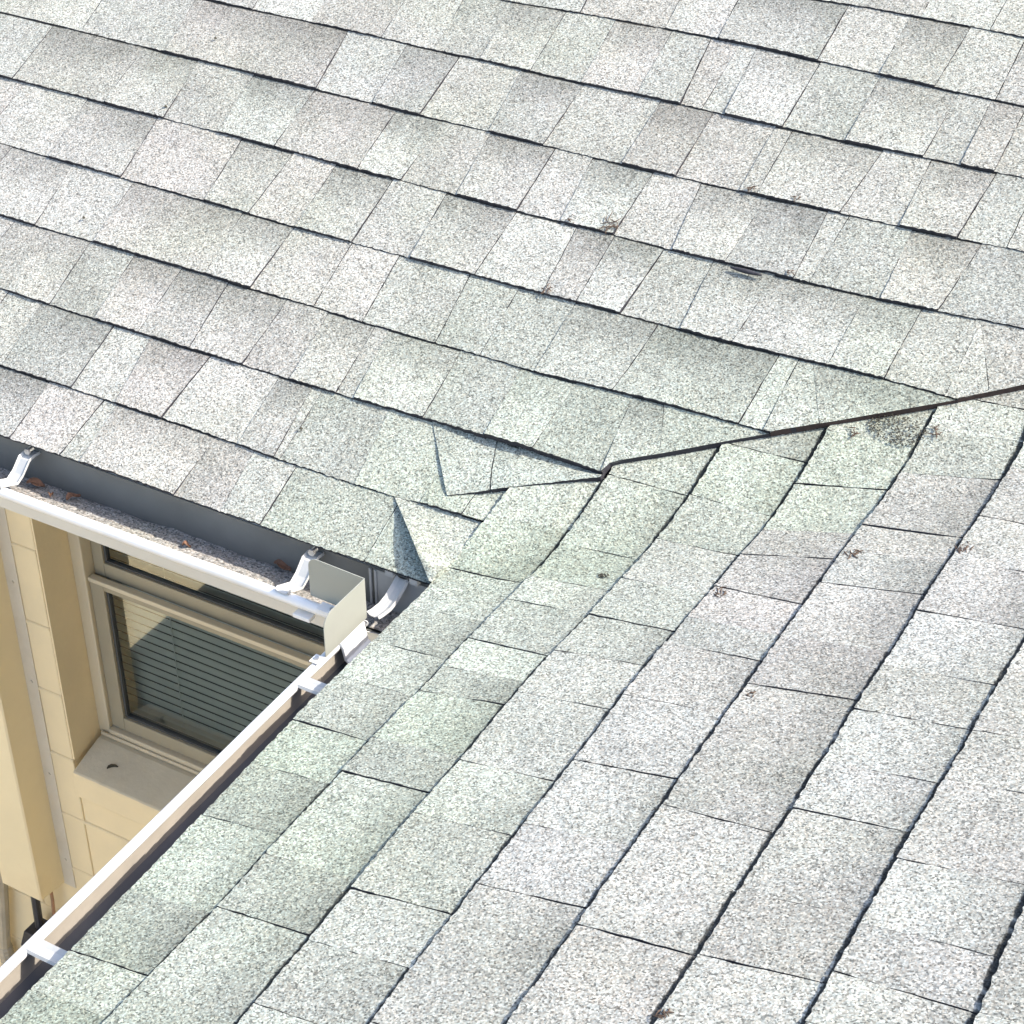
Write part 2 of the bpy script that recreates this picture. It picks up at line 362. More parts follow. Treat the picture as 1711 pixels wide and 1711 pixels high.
SA = {}
for k, pts in LINES_A.items(): SA[k] = Poly([on_a(q) for q in pts], flat=(0.0 if k == 0 else 0.112 + (k - 1) * EXP))
SB = {}
for k, pts in LINES_B.items(): SB[k] = Poly([on_b(q) for q in pts], flat=(0.0 if k == 0 else .134 + (k - 1) * EXP))
NCA, NCB = 20, 18
for k in range(10, NCA + 1): SA[k] = (lambda s0, sd_: (lambda x: s0 + 0.0025 * wob(x, sd_)))(0.112 + (k - 1) * EXP, k)
for k in range(8, NCB + 1): SB[k] = (lambda s0, sd_: (lambda x: s0 + 0.0025 * wob(x, sd_)))(.134 + (k - 1) * EXP, k + 40)
# the back slope's shingles are cut along this line above the valley
CUT = Poly([(on_a(q)[1], on_a(q)[0]) for q in ((1008, 797), (1024, 781), (1207, 746), (1385, 715), (1570, 682), (1711, 652))])
B0LINE = Poly([(on_a(q)[1], on_a(q)[0]) for q in ((722, 980), (749, 955), (785, 915), (819, 876), (863, 806))])

def tint_for(c, pin, alt=1.0):                            # algae green along the foot of the valley and the right gutter, pinker away
    if c.dot(BDIR) > 0: g_ = 1 - sstep(.20, .50, c.x)
    else: g_ = (1 - sstep(.24, .72, c.y)) * sstep(-.50, -.05, c.x) * (1 - .6 * sstep(.45, .8, c.x))
    g_ = g_ * random.uniform(.6, 1.0) + random.uniform(-.12, .12)
    v = random.uniform(.90, 1.05) * alt
    p_ = random.uniform(0, 1) * max(0, 1 - g_) ** 2
    return tuple(v * x for x in (1 - .078 * g_ + .028 * p_, 1 - .003 * g_ - .010 * p_, 1 - .10 * g_ - .018 * p_))

def tab(mb, pf, lo, hi, xl, xr, h0, tint, band, seed, step=.006, rows=11, vmax=1.05, clip=None, lift=None, v0=0.0, jag=.0011, shade_w=.02, rmi=1):
    """One shingle tab. lo/hi: slope distance of its own and the next butt line; xl/xr: side edges as functions of v."""
    rnd = random.Random(seed)
    wid = max(abs(xr(v) - xl(v)) for v in (0, .5, 1))
    nc = max(2, int(wid / step))
    grid = []
    vs = [v0 + (vmax - v0) * (i / rows) ** 1.25 for i in range(rows - 2)] + [1 - shade_w * 1.3, 1 - shade_w * 1.1, 1 - shade_w * .92, 1 - shade_w * .75, vmax]
    vs = [q if q < 1 - shade_w * 1.35 or q >= 1 - shade_w * 1.31 else 1 - shade_w * 1.35 for q in vs]
    rows = len(vs) - 1
    shade_start = 1 - shade_w - .001
    vs.sort()
    jb = [rnd.uniform(-1, 1) for _ in range(nc + 1)]
    cl_l = [rnd.uniform(-1, 1) for _ in vs]; cl_r = [rnd.uniform(-1, 1) for _ in vs]
    for i, v in enumerate(vs):
        a, b_ = xl(v), xr(v)
        if clip: b_ = min(b_, clip(v)); a = min(a, b_)
        a += cl_l[i] * jag * .55; b_ += cl_r[i] * jag * .55
        row = []
        for j in range(nc + 1):
            x = lerp(a, b_, j / nc)
            s = lerp(lo(x), hi(x), v)
            if i == 0: s += jb[j] * jag
            n_ = h0 * (1 - .93 * min(v, 1)) - max(0, v - 1) * .02 + .0009 * wob(x * 1.3 + s * 2, seed % 17)
            if lift: n_ += lift(x, s, v)
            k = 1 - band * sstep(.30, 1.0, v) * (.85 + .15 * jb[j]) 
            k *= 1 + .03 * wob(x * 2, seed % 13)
            if v > 1 - shade_w * (.95 + .22 * wob(x * 4, seed % 11) + .12 * jb[j]): k *= .16 + .06 * jb[j]  # shadow under the next butt edge, painted into the tint as a dark strip
            t = tuple(max(.02, c * k) for c in tint)
            row.append((x, s, n_, t))
        grid.append(row)
    ids = [[mb.vert(pf(x, s, n_), t) for x, s, n_, t in row] for row in grid]
    for i in range(rows):
        for j in range(nc):
            q = (ids[i][j], ids[i][j + 1], ids[i + 1][j + 1], ids[i + 1][j])
            mb.face(q if pf is pa else q[::-1], 0)
    def skirt(cells, idl, mi=1):
        low = [mb.vert(pf(x, s, min(n_ - .004, -.001) if not lift else n_ - .012), t) for x, s, n_, t in cells]
        for a in range(len(cells) - 1):
            mb.face((idl[a], low[a], low[a + 1], idl[a + 1]), mi)
    skirt(grid[0], ids[0])
    skirt([r[0] for r in grid], [r[0] for r in ids])
    skirt([r[-1] for r in grid], [r[-1] for r in ids], rmi)

def in_tab(v_lo, xl, xr, k, S, pts_xy):
    for (x, s) in pts_xy:
        a, b_ = S[k](x), S[k + 1](x)
        v = (s - a) / (b_ - a)
        if -.05 < v < 1.05 and min(xl(v), xr(v)) < x < max(xl(v), xr(v)): return True
    return False
darkA = [on_a((x, y + 6)) for x, y in DARK_A]
darkB = [on_b(q) for q in DARK_B]

def lin(a, b_): return lambda v: a + (b_ - a) * v
VMAX = 1.05
# ---- back slope
roofA = empty('roof_slope', (0, 0, 0), 'back roof slope of pale grey shingles rising above the window and its gutter', 'roof')
def liftA(x, s, v):
    if s > 2.2: return 0.0
    c = CUT(s) if s > SA[2](0.3) - .03 else CUT(SA[2](0.3))
    return .0112 * sstep(c - .40, c - .14, x)
XL_A, seedc = -2.6, 100
for k in range(NCA):
    mb = MB()
    lo, hi = SA[k], SA[k + 1]
    js = []
    for (p0, p1) in JOINTS_A.get(k, []): js.append((on_a(p0)[0], on_a(p1)[0]))
    js.sort(key=lambda q: q[0] + q[1])
    # continue beyond the frame
    x = js[0][0] if js else -.2
    xr_end = 3.0 if k >= 2 else (B0LINE(hi(.1)) + .2)
    left = []
    while x > XL_A:
        x -= random.uniform(.07, .17); left.append((x, x + random.uniform(-.004, .004)))
    js = left[::-1] + js
    x = js[-1][0]
    while k >= 5 and x < xr_end:
        x += random.uniform(.07, .17); js.append((x, x))
    js.append((4.0, 4.0))
    for i in range(len(js) - 1):
        (a0, a1), (b0, b1) = js[i], js[i + 1]
        xl, xr = lin(a0, a1), lin(b0, b1)
        clip = None
        if k >= 2: clip = lambda v, k=k: CUT(lerp(SA[k](CUT(SA[k](.3))), SA[k + 1](CUT(SA[k + 1](.3))), v))
        elif k == 1: clip = lambda v: B0LINE(lerp(SA[1](.13), SA[2](.16), v)) + .004
        else: clip = lambda v: lerp(0.0, B0LINE(SA[1](.1)), v) + .002
        if clip and xl(0) > clip(0) and xl(1) > clip(1): continue
        far = xr(0) < -1.15 or k > 9 or xl(0) > 1.5
        seedc += 1
        if clip: xr2 = (lambda xr, clip: (lambda v: min(xr(v), clip(v))))(xr, clip)
        else: xr2 = xr
        dark = in_tab(0, xl, xr2, k, SA, darkA) if not far else random.random() < .4
        mid = pa((xl(.5) + xr2(.5)) / 2, lerp(lo(0), hi(0), .5), 0)
        tooth = .0024 if dark or random.random() < .12 else 0
        gap = .0007 if random.random() < .6 else .00005
        tab(mb, pa, lo, hi, (lambda f: (lambda v: f(v) + gap))(xl), (lambda f: (lambda v: f(v) - gap))(xr),
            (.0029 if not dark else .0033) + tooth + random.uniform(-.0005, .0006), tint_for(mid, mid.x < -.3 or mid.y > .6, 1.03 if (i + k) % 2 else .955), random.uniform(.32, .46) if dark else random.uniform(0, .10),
            seedc, step=.03 if far else .0055, rows=5 if far else 12, clip=clip, lift=liftA if k >= 2 else (lambda x, s, v: .004 * sstep(-.12, -.03, x) * (1 - sstep(0, .35, v))) if k == 1 else None, shade_w=random.uniform(.012, .027) if tooth else random.uniform(.002, .010), rmi=2 if clip and k >= 3 and xr(0) > clip(0) else 1)
    mb.build('shingle_course', [M_SH, M_EDGE, M_RUST], roofA)
# ---- loose pieces lapped over the foot of the valley
flap = MB()
ln = lambda a, b_: (lambda v: lerp(a, b_, v))
(f_l0, f_s0), f_l1 = on_a((719, 975), .011), on_a((652, 832), .003)[0]
def f_lift(x, s, v):
    e = sstep(0, .06, x - lerp(f_l0, f_l1, v))
    return .0012 + .008 * (1 - sstep(.45, .95, v)) + (.027 * max(0, 1 - v) ** 1.25) * (1 - e) * (.27 + .73 * sstep(0, .045, B0LINE(lerp(0.0, SA[1](.1), max(0, v))) - lerp(f_l0, f_l1, v)))
def up_(d): return lambda x: SA[1](x) + d
tab(flap, pa, lambda x: f_s0 * (1 - sstep(f_l0, f_l0 + .05, x)), up_(.003), ln(f_l0, f_l1), lambda v: max(B0LINE(lerp(0.0, SA[1](.1), v)) + .002, f_l0 + .004), .002, (.97, 1.0, .96), .05, 901, clip=None, lift=f_lift, jag=.0006, rmi=0)
fo = flap.build('valley_flap', [M_SH, M_EDGE], roofA); fo['label'] = 'lifted shingle flap casting a dark blue shadow at the eave corner'
flap = MB()
(c_x0, c_s0), (c_x1, c_s1), (c_x2, c_s2) = on_a((745, 825), .012), on_a((712, 703), .012), on_a((1004, 797), .012)
C2X = on_a((862, 806))[0]
# lower edge rises from the left tip to the right tip, upper edge tucks below the next course
def lowr(x): return lerp(c_s0, c_s2, (x - c_x0) / (c_x2 - c_x0)) if x > c_x0 else c_s0
for (l0, l1, r0, r1, tn) in ((c_x0, c_x1, on_a((831, 808))[0], on_a((828, 741))[0], (.96, 1.01, .96)), (on_a((831, 808))[0], on_a((828, 741))[0], c_x2, c_x2, (.93, .99, .93))):
    tab(flap, pa, lowr, lambda x: max(SA[2](x) + .004, lowr(x) + .001), ln(l0 + .0008, l1 + .0008), ln(r0 - .0008, r1 - .0008), .0012, tn, .18, 905 + int(100 * l0), lift=lambda x, s, v: lerp(lerp(.0072, .0112, sstep(C2X - .05, C2X, x)), .0012, sstep(.25, 1, v)), jag=.0007)
fo = flap.build('valley_flap', [M_SH, M_EDGE], roofA); fo['label'] = 'cut corner piece lapped over the second course by the valley'

# ---- front slope
roofB = empty('roof_slope', (0, 0, 0), 'front roof slope with wide shingle courses running along the right gutter', 'roof')
def liftB(x, s, v):
    m = (x - valley_y(s))
    return .003 * sstep(0, .12, m) if s < EXP else -.0018 * sstep(0, .10, m)
DELTA = sum(y - valley_y(s) for y, s in (on_b(q) for q in ((1207, 748), (1386, 715), (1568, 682)))) / 3
for k in range(NCB):
    mb = MB()
    lo, hi = SB[k], SB[k + 1]
    js = []
    for (p0, p1) in JOINTS_B.get(k, []):
        js.append((on_b(p0)[0], on_b(p1)[0]))
    js.sort(key=lambda q: q[0] + q[1])
    if not js: js = [(-.6 + random.uniform(-.1, .1),) * 2]
    x = js[0][0]; left = []
    while x > -3.4:
        x -= random.uniform(.12, .30); left.append((x, x))
    js = left[::-1] + js
    smid = (k + .5) * EXP
    top = valley_y(smid) + DELTA + (.055 if k else 0)                    # unfolded end past the valley, below the other slope
    x = js[-1][0]
    if k < 2: top = on_b(((985, 757), (1116, 764))[k])[0] + .05 * k
    js = [q for q in js if q[0] < top - .03]
    while x < top - .3:
        x += random.uniform(.15, .28)
        if x < top - .06: js.append((x, x))
    if k == 0: top = on_b((985, 757))[0]
    if k == 1: top = on_b((1116, 764))[0] + .05
    js.append((top, top) if k else (on_b((868, 799))[0], on_b((1003, 795))[0]))
    for i in range(len(js) - 1):
        (a0, a1), (b0, b1) = js[i], js[i + 1]
        far = b0 < -1.9 or k > 7
        # tone changes inside a shingle without a cut
        parts = [(0, 1)] if (b0 - a0) < .12 else [(0, random.uniform(.35, .65))]
        if parts[0][1] != 1: parts.append((parts[0][1], 1))
        base_h = .0062 + random.uniform(-.0008, .0012)
        for (u0, u1) in parts:
            xl, xr = lin(lerp(a0, b0, u0), lerp(a1, b1, u0)), lin(lerp(a0, b0, u1), lerp(a1, b1, u1))
            seedc += 1
            dark = in_tab(0, xl, xr, k, SB, darkB) or random.random() < .22
            mid = pb((xl(.5) + xr(.5)) / 2, lerp(lo(xl(.5)), hi(xl(.5)), .5), 0)
            gl_, gr_ = (.0009 if u0 == 0 else .0), (.0009 if u1 == 1 else .0)
            tab(mb, pb, lo, hi, (lambda f, q: (lambda v: f(v) + q))(xl, gl_), (lambda f, q: (lambda v: f(v) - q))(xr, gr_),
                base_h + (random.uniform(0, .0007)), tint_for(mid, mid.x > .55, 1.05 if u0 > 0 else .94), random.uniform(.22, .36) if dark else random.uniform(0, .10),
                seedc, step=.03 if far else .0055, rows=5 if far else 12, lift=liftB, jag=.0013, shade_w=random.uniform(.046, .066))
    mb.build('shingle_course', [M_SH, M_EDGE], roofB)
# roof decks, fascias, soffits
d = MB()
dk = [(-2.6, .014), (0.02, .014), (2.9, 3.0), (-2.6, 3.0)]
d.prism([pa(x, s, -.008) for x, s in dk], [pa(x, s, -.013) for x, s in dk])
d.build('roof_deck', M_EDGE, roofA)
d = MB()
dk = [(-3.4, .014), (-3.4, 2.55), (valley_y(2.55) - .16, 2.55), (-.15, .014)]
d.prism([Vector((s * CB, y, s * SB_)) + NB * -.008 for y, s in dk], [Vector((s * CB, y, s * SB_)) + NB * -.013 for y, s in dk])
d.build('roof_deck', M_EDGE, roofB)
d = MB(); d.box((-2.6, .018, -.17), (.018, .038, -.012)); d.build('fascia_board', M_FASCIA, roofA)
d = MB(); d.box((-2.8, .04, -.165), (.6, .70, -.150)); d.build('soffit', M_SOFFIT, roofA)
d = MB(); d.box((.020, -3.4, -.17), (.040, .0178, -.012)); d.build('fascia_board', M_FASCIA, roofB)
d = MB(); d.box((.042, -3.4, -.1655), (.70, .038, -.1495)); d.build('soffit', M_SOFFIT, roofB)

# ------------------------------------------------------------------ gutters
ZL = -.038
GW = .083                            # lip width; lip's outer edge from the eave line
def lip(LR): return [(-GW + LR + LR * math.cos(R(a)), ZL - LR + LR * math.sin(R(a))) for a in (-70, -30, 0, 30, 60, 90, 115, 140, 165, 185, 205)]
PROF_A = lip(.0078) + [(-GW + .003, ZL - .0145), (-GW + .014, ZL - .0225), (-GW + .040, ZL - .041), (-GW + .068, ZL - .062)]
INN_A = [(-GW + .0685, ZL - .0605), (-GW + .041, ZL - .039), (-GW + .0155, ZL - .0205), (-GW + .0065, ZL - .0140), (-GW + .0045, ZL - .0115), (-GW + .0045, ZL - .006)]
PROF_B = lip(.0060) + [(-GW + .001, ZL - .020), (-GW + .003, ZL - .046), (-GW + .022, ZL - .066), (-GW + .068, ZL - .068)]
INN_B = [(-GW + .0685, ZL - .066), (-GW + .023, ZL - .064), (-GW + .0060, ZL - .046), (-GW + .0048, ZL - .030), (-GW + .0042, ZL - .015), (-GW + .0042, ZL - .005)]
BACKP = 0.0145
def gut_rings(ends, axis, prof):
    return [[Vector((e, o, z)) if axis == 0 else Vector((o, e, z)) for (o, z) in prof] for e in ends]
gA = empty('rain_gutter', (-.7, -.04, -.06), 'left white rain gutter with grit and leaves, running in front of the window', 'gutter')
gB = empty('rain_gutter', (-.04, -.7, -.06), 'right white rain gutter running diagonally down along the front roof slope', 'gutter')
# front walls, mitred where the two meet
def mitre(prof, axis, far):
    a = []; b_ = []
    for (o, z) in prof:
        if axis == 0: a.append(Vector((far, o, z))); b_.append(Vector((o, o, z)))
        else: a.append(Vector((o, far, z))); b_.append(Vector((o, o, z)))
    return [a, b_]
def front(axis, far):
    PROF = PROF_A if axis == 0 else PROF_B
    out = MB(); r = mitre(PROF, axis, far)
    rr = [[lerp(r[0][i], r[1][i], t) for i in range(len(PROF))] for t in [k / 40 for k in range(41)]]
    for ring in rr[1:-1]:
        dz = .0006 * wob(ring[0][axis] * 1.2, 3)
        for p in ring: p.z += dz
    out.strip(rr)
    return out
front(0, -2.6).build('front_lip', M_WHITE, gA, smooth=True, solid=.0012)
front(1, -3.4).build('front_lip', M_WHITE, gB, smooth=True, solid=.0012)
def trough(axis, far):
    pr = (INN_A if axis == 0 else INN_B)[::-1] + [(-GW + .072, ZL - .062), (BACKP - .012, ZL - .063), (BACKP - .002, ZL - .058), (BACKP, ZL - .052), (BACKP, -.014)]
    t = MB(); r = mitre(pr, axis, far); t.strip(r)
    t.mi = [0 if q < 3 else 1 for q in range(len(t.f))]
    return t
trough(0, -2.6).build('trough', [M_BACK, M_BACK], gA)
trough(1, -3.4).build('trough', [M_TROUGH, M_TROUGH_SHADE], gB)  # beige upper inner wall, painted shade from there down
# rolled seam near the corner of the front slope's gutter, and torn sealant along it
s_ = MB()
SEAM = [(-GW - .001, ZL - .008), (-GW + .000, ZL - .001), (-GW + .004, ZL + .0022), (-GW + .014, ZL + .0012), (-GW + .018, ZL - .006), (-GW + .022, ZL - .026), (-GW + .046, ZL - .044), (-GW + .043, ZL - .046), (-GW + .018, ZL - .028), (-GW + .013, ZL - .006)]
s_.prism([Vector((o, -.135, z)) for o, z in SEAM], [Vector((o, -.078, z)) for o, z in SEAM])
s_.build('seam_plate', M_WHITE, gB, bevel=.001)
# hangers
def hanger_a(x, name='hanger'):
    h = MB()
    prof = [(BACKP - .001, -.022), (BACKP - .004, -.022), (.000, -.021), (-.012, -.023), (-.030, -.040), (-.045, -.048), (-GW + .006, ZL + .004), (-GW + .002, ZL + .002)]
    rings = []
    for (o, z) in prof: rings.append([Vector((x - .011, o, z)), Vector((x - .011, o, z + .0045)), Vector((x - .008, o, z + .0005)), Vector((x + .008, o, z + .0005)), Vector((x + .011, o, z + .0045)), Vector((x + .011, o, z))])
    h.strip(rings)
    ho = h.build(name, M_STRAP, gA, solid=.0014); ho['_off'] = tuple(gA.location)
    bt = MB(); bt.tube([(x, BACKP - .006, -.0125), (x, BACKP - .016, -.0125)], [.0045, .0045], 8); bt.tube([(x, BACKP - .016, -.0125), (x, BACKP - .019, -.0125)], [.0065, .006], 6)
    bt.build('bolt', M_BOLT, ho)
    return ho
P_h1 = at_z((20, 790), -.03); P_h2 = at_z((480, 984), -.037)
hanger_a(P_h1.x); hanger_a(P_h2.x)
for px in ((525, 1145), (92, 1595)):
    y = at_z(px, ZL).y
    h = MB()
    rings = []
    for (o, z) in [(-GW + .006, ZL - .003), (-.055, ZL - .0035), (-.030, ZL - .003), (-.004, ZL + .002), (.012, -.020)]:
        rings.append([Vector((o, y - .012, z)), Vector((o, y - .010, z + .003)), Vector((o, y - .004, z)), Vector((o, y + .004, z)), Vector((o, y + .010, z + .003)), Vector((o, y + .012, z))])
    h.strip(rings)
    h.build('hanger', M_STRAP, gB, solid=.0014)
# corner hanger: from the back fascia near the valley to the inner corner of the lips
P0, P1 = at_y((672, 968), .010), at_z((622, 1030), ZL + .002)
h = MB(); rings = []
for t in (0, .15, .4, .6, .85, 1):
    p = lerp(P0, P1, t); p.z += -.012 * math.sin(math.pi * t)
    dr = (P1 - P0).normalized(); sd_ = dr.cross(Vector((0, 0, 1))).normalized()
    rings.append([p - sd_ * .012, p - sd_ * .010 + Vector((0, 0, .004)), p - sd_ * .004, p + sd_ * .004, p + sd_ * .010 + Vector((0, 0, .004)), p + sd_ * .012])
h.strip(rings)
h.build('hanger', M_STRAP, gA, solid=.0014)
for dx in (-.02, .022):
    c = MB(); q = at_y((672, 968), .008) + Vector((dx, 0, .006)); c.box(q - Vector((.007, .005, .006)), q + Vector((.007, .004, .006))); c.build('clip', M_STRAP, gA, bevel=.001)
c = MB(); q = at_y((618, 955), BACKP - .003)
for dx in (0, .009): c.box((q.x + dx - .002, BACKP - .0035, ZL - .05), (q.x + dx + .002, BACKP - .0004, -.016))
c.build('seam', M_STRAP, gA, bevel=.0006)
c = MB(); c.box((q.x + .011, BACKP - .0012, ZL - .05), (BACKP, BACKP - .0003, -.016)); c.build('end_piece', M_STRAP, gA)
# hanging lip clip below the left gutter's end
c = MB(); q = at_y((506, 1031), -.083); c.box((q.x - .016, -GW - .0035, q.z - .004), (q.x + .014, -GW + .012, q.z + .003)); c.build('clip', M_WHITE, gA, bevel=.0008)

# grit lying in the gutters: one ragged bed
gr = MB()
def bed(axis, e0, e1, n_, y0, y1):
    rings = []
    for i in range(n_ + 1):
        e = lerp(e0, e1, i / n_); r_ = []
        for j in range(9):
            o = lerp(y0, y1, j / 8)
            z = ZL - .0245 + .002 * wob(e * 1.1 + j * .3, 5) + .0015 * wob(e * 3 + j * 1.1, 9) - .018 * (j / 8) + random.uniform(-.0012, .0012)
            r_.append(Vector((e, o, z)) if axis == 0 else Vector((o, e, z)))
        rings.append(r_)
    gr.strip(rings)
bed(0, -2.5, .012, 300, -GW + .025, BACKP - .0005)
go = gr.build('gutter_grit', M_GRIT, None, smooth=True)
tag(go, 'loose grey shingle grit lying along the bottom of the left gutter', 'grit', kind='stuff')

# dead leaves in the grit
def leaf(px, z, size, ang, label):
    p = at_z(px, z); l = MB(); ring = []
    n_ = 6; L = []; Rr = []
    for i in range(n_ + 1):
        t = i / n_; wdt = size * .32 * math.sin(math.pi * (t * .92 + .05)) * random.uniform(.8, 1.15)
        cx = (t - .5) * size; up = .004 * math.sin(t * 5) + .003
        L.append((cx, wdt, up + .002)); Rr.append((cx, -wdt, up + .0025)); ring.append([Vector((cx, wdt, up + .003)), Vector((cx, 0, up - .001)), Vector((cx, -wdt, up + .003))])
    m4 = Matrix.Rotation(ang, 4, 'Z')
    l.strip([[m4 @ q for q in r_] for r_ in ring])
    o = l.build('dead_leaf', M_LEAF, None, solid=.0006, local=None)
    o.location = p
    return tag(o, label, 'leaf', 'brown leaves in the gutter')
leaf((60, 811), -.070, .030, .4, 'brown dead leaf in the gutter grit nearest the bent hanger with the bolt')
leaf((123, 833), -.070, .026, 1.3, 'brown dead leaf in the gutter grit, second from the bent hanger with the bolt')
leaf((86, 829), -.070, .014, 2.1, 'tiny dark brown leaf scrap in the grit between the two larger leaves')
leaf((472, 948), -.072, .030, .05, 'slim brown dead leaf in the gutter grit close to the splash guard')
leaf((312, 914), -.069, .013, .6, 'tiny brown leaf scrap by the lip halfway along the left gutter')

# ------------------------------------------------------------------ splash guard at the inner corner
cz = ZL + .0035
K = Vector((-.069, -.069, 0))
sg = empty('splash_guard', (K.x, K.y, cz), 'bent pale grey metal splash guard standing upright where the two gutters meet', 'splash guard')
HG = .070
def panel(p_in, p_out, hg, curve):
    m_ = MB(); n_ = 10; top = []; bot = []
    pts = [(0, 0), (1, 0), (1, hg - curve), ] + [(1 - curve / .1 * (1 - math.cos(a)) * 1.0, hg - curve + curve * math.sin(a)) for a in (R(25), R(50), R(75), R(90))] + [(0, hg)]
    ring = [p_in + (p_out - p_in) * u + Vector((0, 0, z)) for u, z in pts]
    m_.face([m_.vert(q) for q in ring])
    return m_
base = Vector((K.x, K.y, cz))
panel(base, base + Vector((-.100, 0.004, 0)), HG, .016).build('panel', M_GUARD, sg, solid=.0012)
panel(base + Vector((0, -.0008, 0)), base + Vector((0.0, -.104, 0)), HG, .020).build('panel', M_GUARD, sg, solid=.0012)
tb = MB(); tb.box((K.x - .075, K.y - .020, cz - .001), (K.x - .022, K.y - .0008, cz + .0006)); tbo = tb.build('fixing_tab', M_WHITE, sg, bevel=.0005); tbo['_off'] = tuple(sg.location)
sc_ = MB(); sc_.tube([(K.x - .052, K.y - .011, cz + .0006), (K.x - .052, K.y - .011, cz + .0032)], [.0042, .0036], 10); sc_.build('screw', M_BOLT, tbo)
tb = MB(); tb.box((K.x - .016, K.y - .122, cz - .001), (K.x - .0008, K.y - .104, cz + .0006)); tbo = tb.build('fixing_tab', M_WHITE, sg, bevel=.0005); tbo['_off'] = tuple(sg.location)
sc_ = MB(); sc_.tube([(K.x - .009, K.y - .113, cz + .0006), (K.x - .009, K.y - .113, cz + .0032)], [.0042, .0036], 10); sc_.build('screw', M_BOLT, tbo)

# ------------------------------------------------------------------ block wall below the back slope, with the window
WY = 0.55; RV = .095; FY = WY + RV               # wall face and window frame plane
XO = -1.372                                      # left side of the window opening
XR_, ZT = -.36, -.42                             # right side and head, hidden behind gutter and roof
sill_f = at_y((113, 1288), WY - .025); sill_b = at_y((166, 1220), FY)
ZS = sill_b.z
wallA = empty('block_wall', (-1.0, WY, -5.6), 'cream painted concrete block wall with a window under the back roof slope', 'wall')
wb = MB()
JZ = [-5.6] + [-5.394 + .2 * k for k in range(18)] + [-1.794, -1.603, -1.404, -1.205, -1.006, -.79, -.59, -.39, -.152]
def block_row(mb, axis, plane, sign, e0, e1, z0, z1, off, dep=.10):
    """Blocks of one course, slightly raised over the mortar, along x (axis 0) or y (axis 1)."""
    pitch = .395; e = e0 - ((e0 - off) % pitch)
    while e < e1:
        a, b_ = max(e0, e + .0015), min(e1, e + pitch - .0015)
        if b_ - a > .01:
            o0 = plane + sign * random.uniform(0, .0010); o1 = plane - sign * dep
            lo_, hi_ = sorted((o0, o1))
            if axis == 0: mb.box((a, lo_, z0 + .0045), (b_, hi_, z1 - .0045))
            else: mb.box((lo_, a, z0 + .0045), (hi_, b_, z1 - .0045))
            bd = [(plane + sign * q, z1 + dz) for q, dz in ((-.02, -.006), (.0008, -.0075), (.0024, -.004), (.0028, .000), (.0012, .0048), (-.02, .0055))]
            m0, m1 = max(e0, e), min(e1, e + pitch)
            mb.prism([Vector((m0, o, z)) if axis == 0 else Vector((o, m0, z)) for o, z in bd], [Vector((m1, o, z)) if axis == 0 else Vector((o, m1, z)) for o, z in bd], cap=(m0 == e0 or m1 == e1))
        e += pitch
ve = at_y((133, 1329), WY).x
zf_ = sill_f.z - .03
for i in range(len(JZ) - 1):
    z0, z1 = JZ[i], JZ[i + 1]
    off = ve if (i % 2 == 0) == (JZ[i + 1] == -1.39 or True) else ve
    off = ve + (.0 if i % 2 == 0 else .1975) - .1975 * ((JZ.index(-1.603) + 1) % 2)
    zc = (z0 + z1) / 2
    if z1 < zf_ - .06: block_row(wb, 0, WY, -1, -2.8, .62, z0, z1, off)
    else:
        block_row(wb, 0, WY, -1, -2.8, XO - .004, z0, z1, off)
        block_row(wb, 0, WY, -1, XR_, .62, z0, z1, off)
wb.box((-2.8, WY + .0025, -5.6), (XO - .0045, WY + .19, -.153)); wb.box((XR_, WY + .0025, -5.6), (.62, WY + .19, -.153))
wb.box((XO - .004, WY + .0025, -5.6), (XR_ - .001, WY + .19, ZS - .12))
wb.box((XO - .004, WY, ZT), (XR_ - .001, WY + .19, -.153))
wallA['_off'] = tuple(wallA.location)
wb.build('wall', M_WALL, wallA, bevel=.003)
# sloping sill
sl = MB()
zf = sill_f.z; X0, X1 = sill_f.x + .012, XR_ + .02
sec = [(WY - .025, zf), (WY - .025, zf - .078), (WY + .003, zf - .078), (FY + .05, ZS - .12), (FY + .05, ZS - .004), (FY - .02, ZS - .002)]
n_ = 30; rings = []
for i in range(n_ + 1):
    x = lerp(X0, X1, i / n_); rings.append([Vector((x, y, z + .0012 * wob(x * 2, 4))) for y, z in sec])
idr = sl.strip(rings, True); sl.mi = [1 if q % 6 < 2 else 0 for q in range(len(sl.f))]; sl.face(idr[0][::-1], 1); sl.face(idr[-1], 1)
sl.build('sill', [M_SILL, M_WALL], wallA, bevel=.006)
# reveal, plastered
rv = MB(); rv.box((XO - .0042, WY + .001, ZS - .02), (XO, FY + .05, ZT)); rv.build('reveal', M_WALL, wallA)
# window
win = MB()
FW = .034
win.box((XO, FY, ZS), (XO + FW, FY + .07, ZT)); win.box((XR_ - FW, FY, ZS), (XR_, FY + .07, ZT))
win.box((XO + FW, FY - .004, ZS), (XR_ - FW, FY + .07, ZS + .022)); win.box((XO + FW, FY, ZT - FW), (XR_ - FW, FY + .07, ZT))
win.box((XO + .012, FY - .010, ZS - .001), (XR_ - .012, FY - .0045, ZS + .010))
wo = win.build('window', M_FRAME, wallA, bevel=.003); wo['_off'] = tuple(wallA.location)
xi = XO + FW; xe = XR_ - FW
zr0 = at_y((150, 976), FY + .004).z; zr1 = at_y((145, 962), FY + .004).z
zr1 = zr0 + .004
SY = FY + .010                                   # lower sash
sa = MB(); SW = .040
sa.box((xi + .001, SY, ZS + .0225), (xi + SW, SY + .014, zr1)); sa.box((xe - SW, SY, ZS + .0225), (xe - .001, SY + .014, zr1))
sa.box((xi + SW, SY, ZS + .0225), (xe - SW, SY + .014, ZS + .062)); sa.box((xi + SW, SY, zr0 - .012), (xe - SW, SY + .014, zr1))
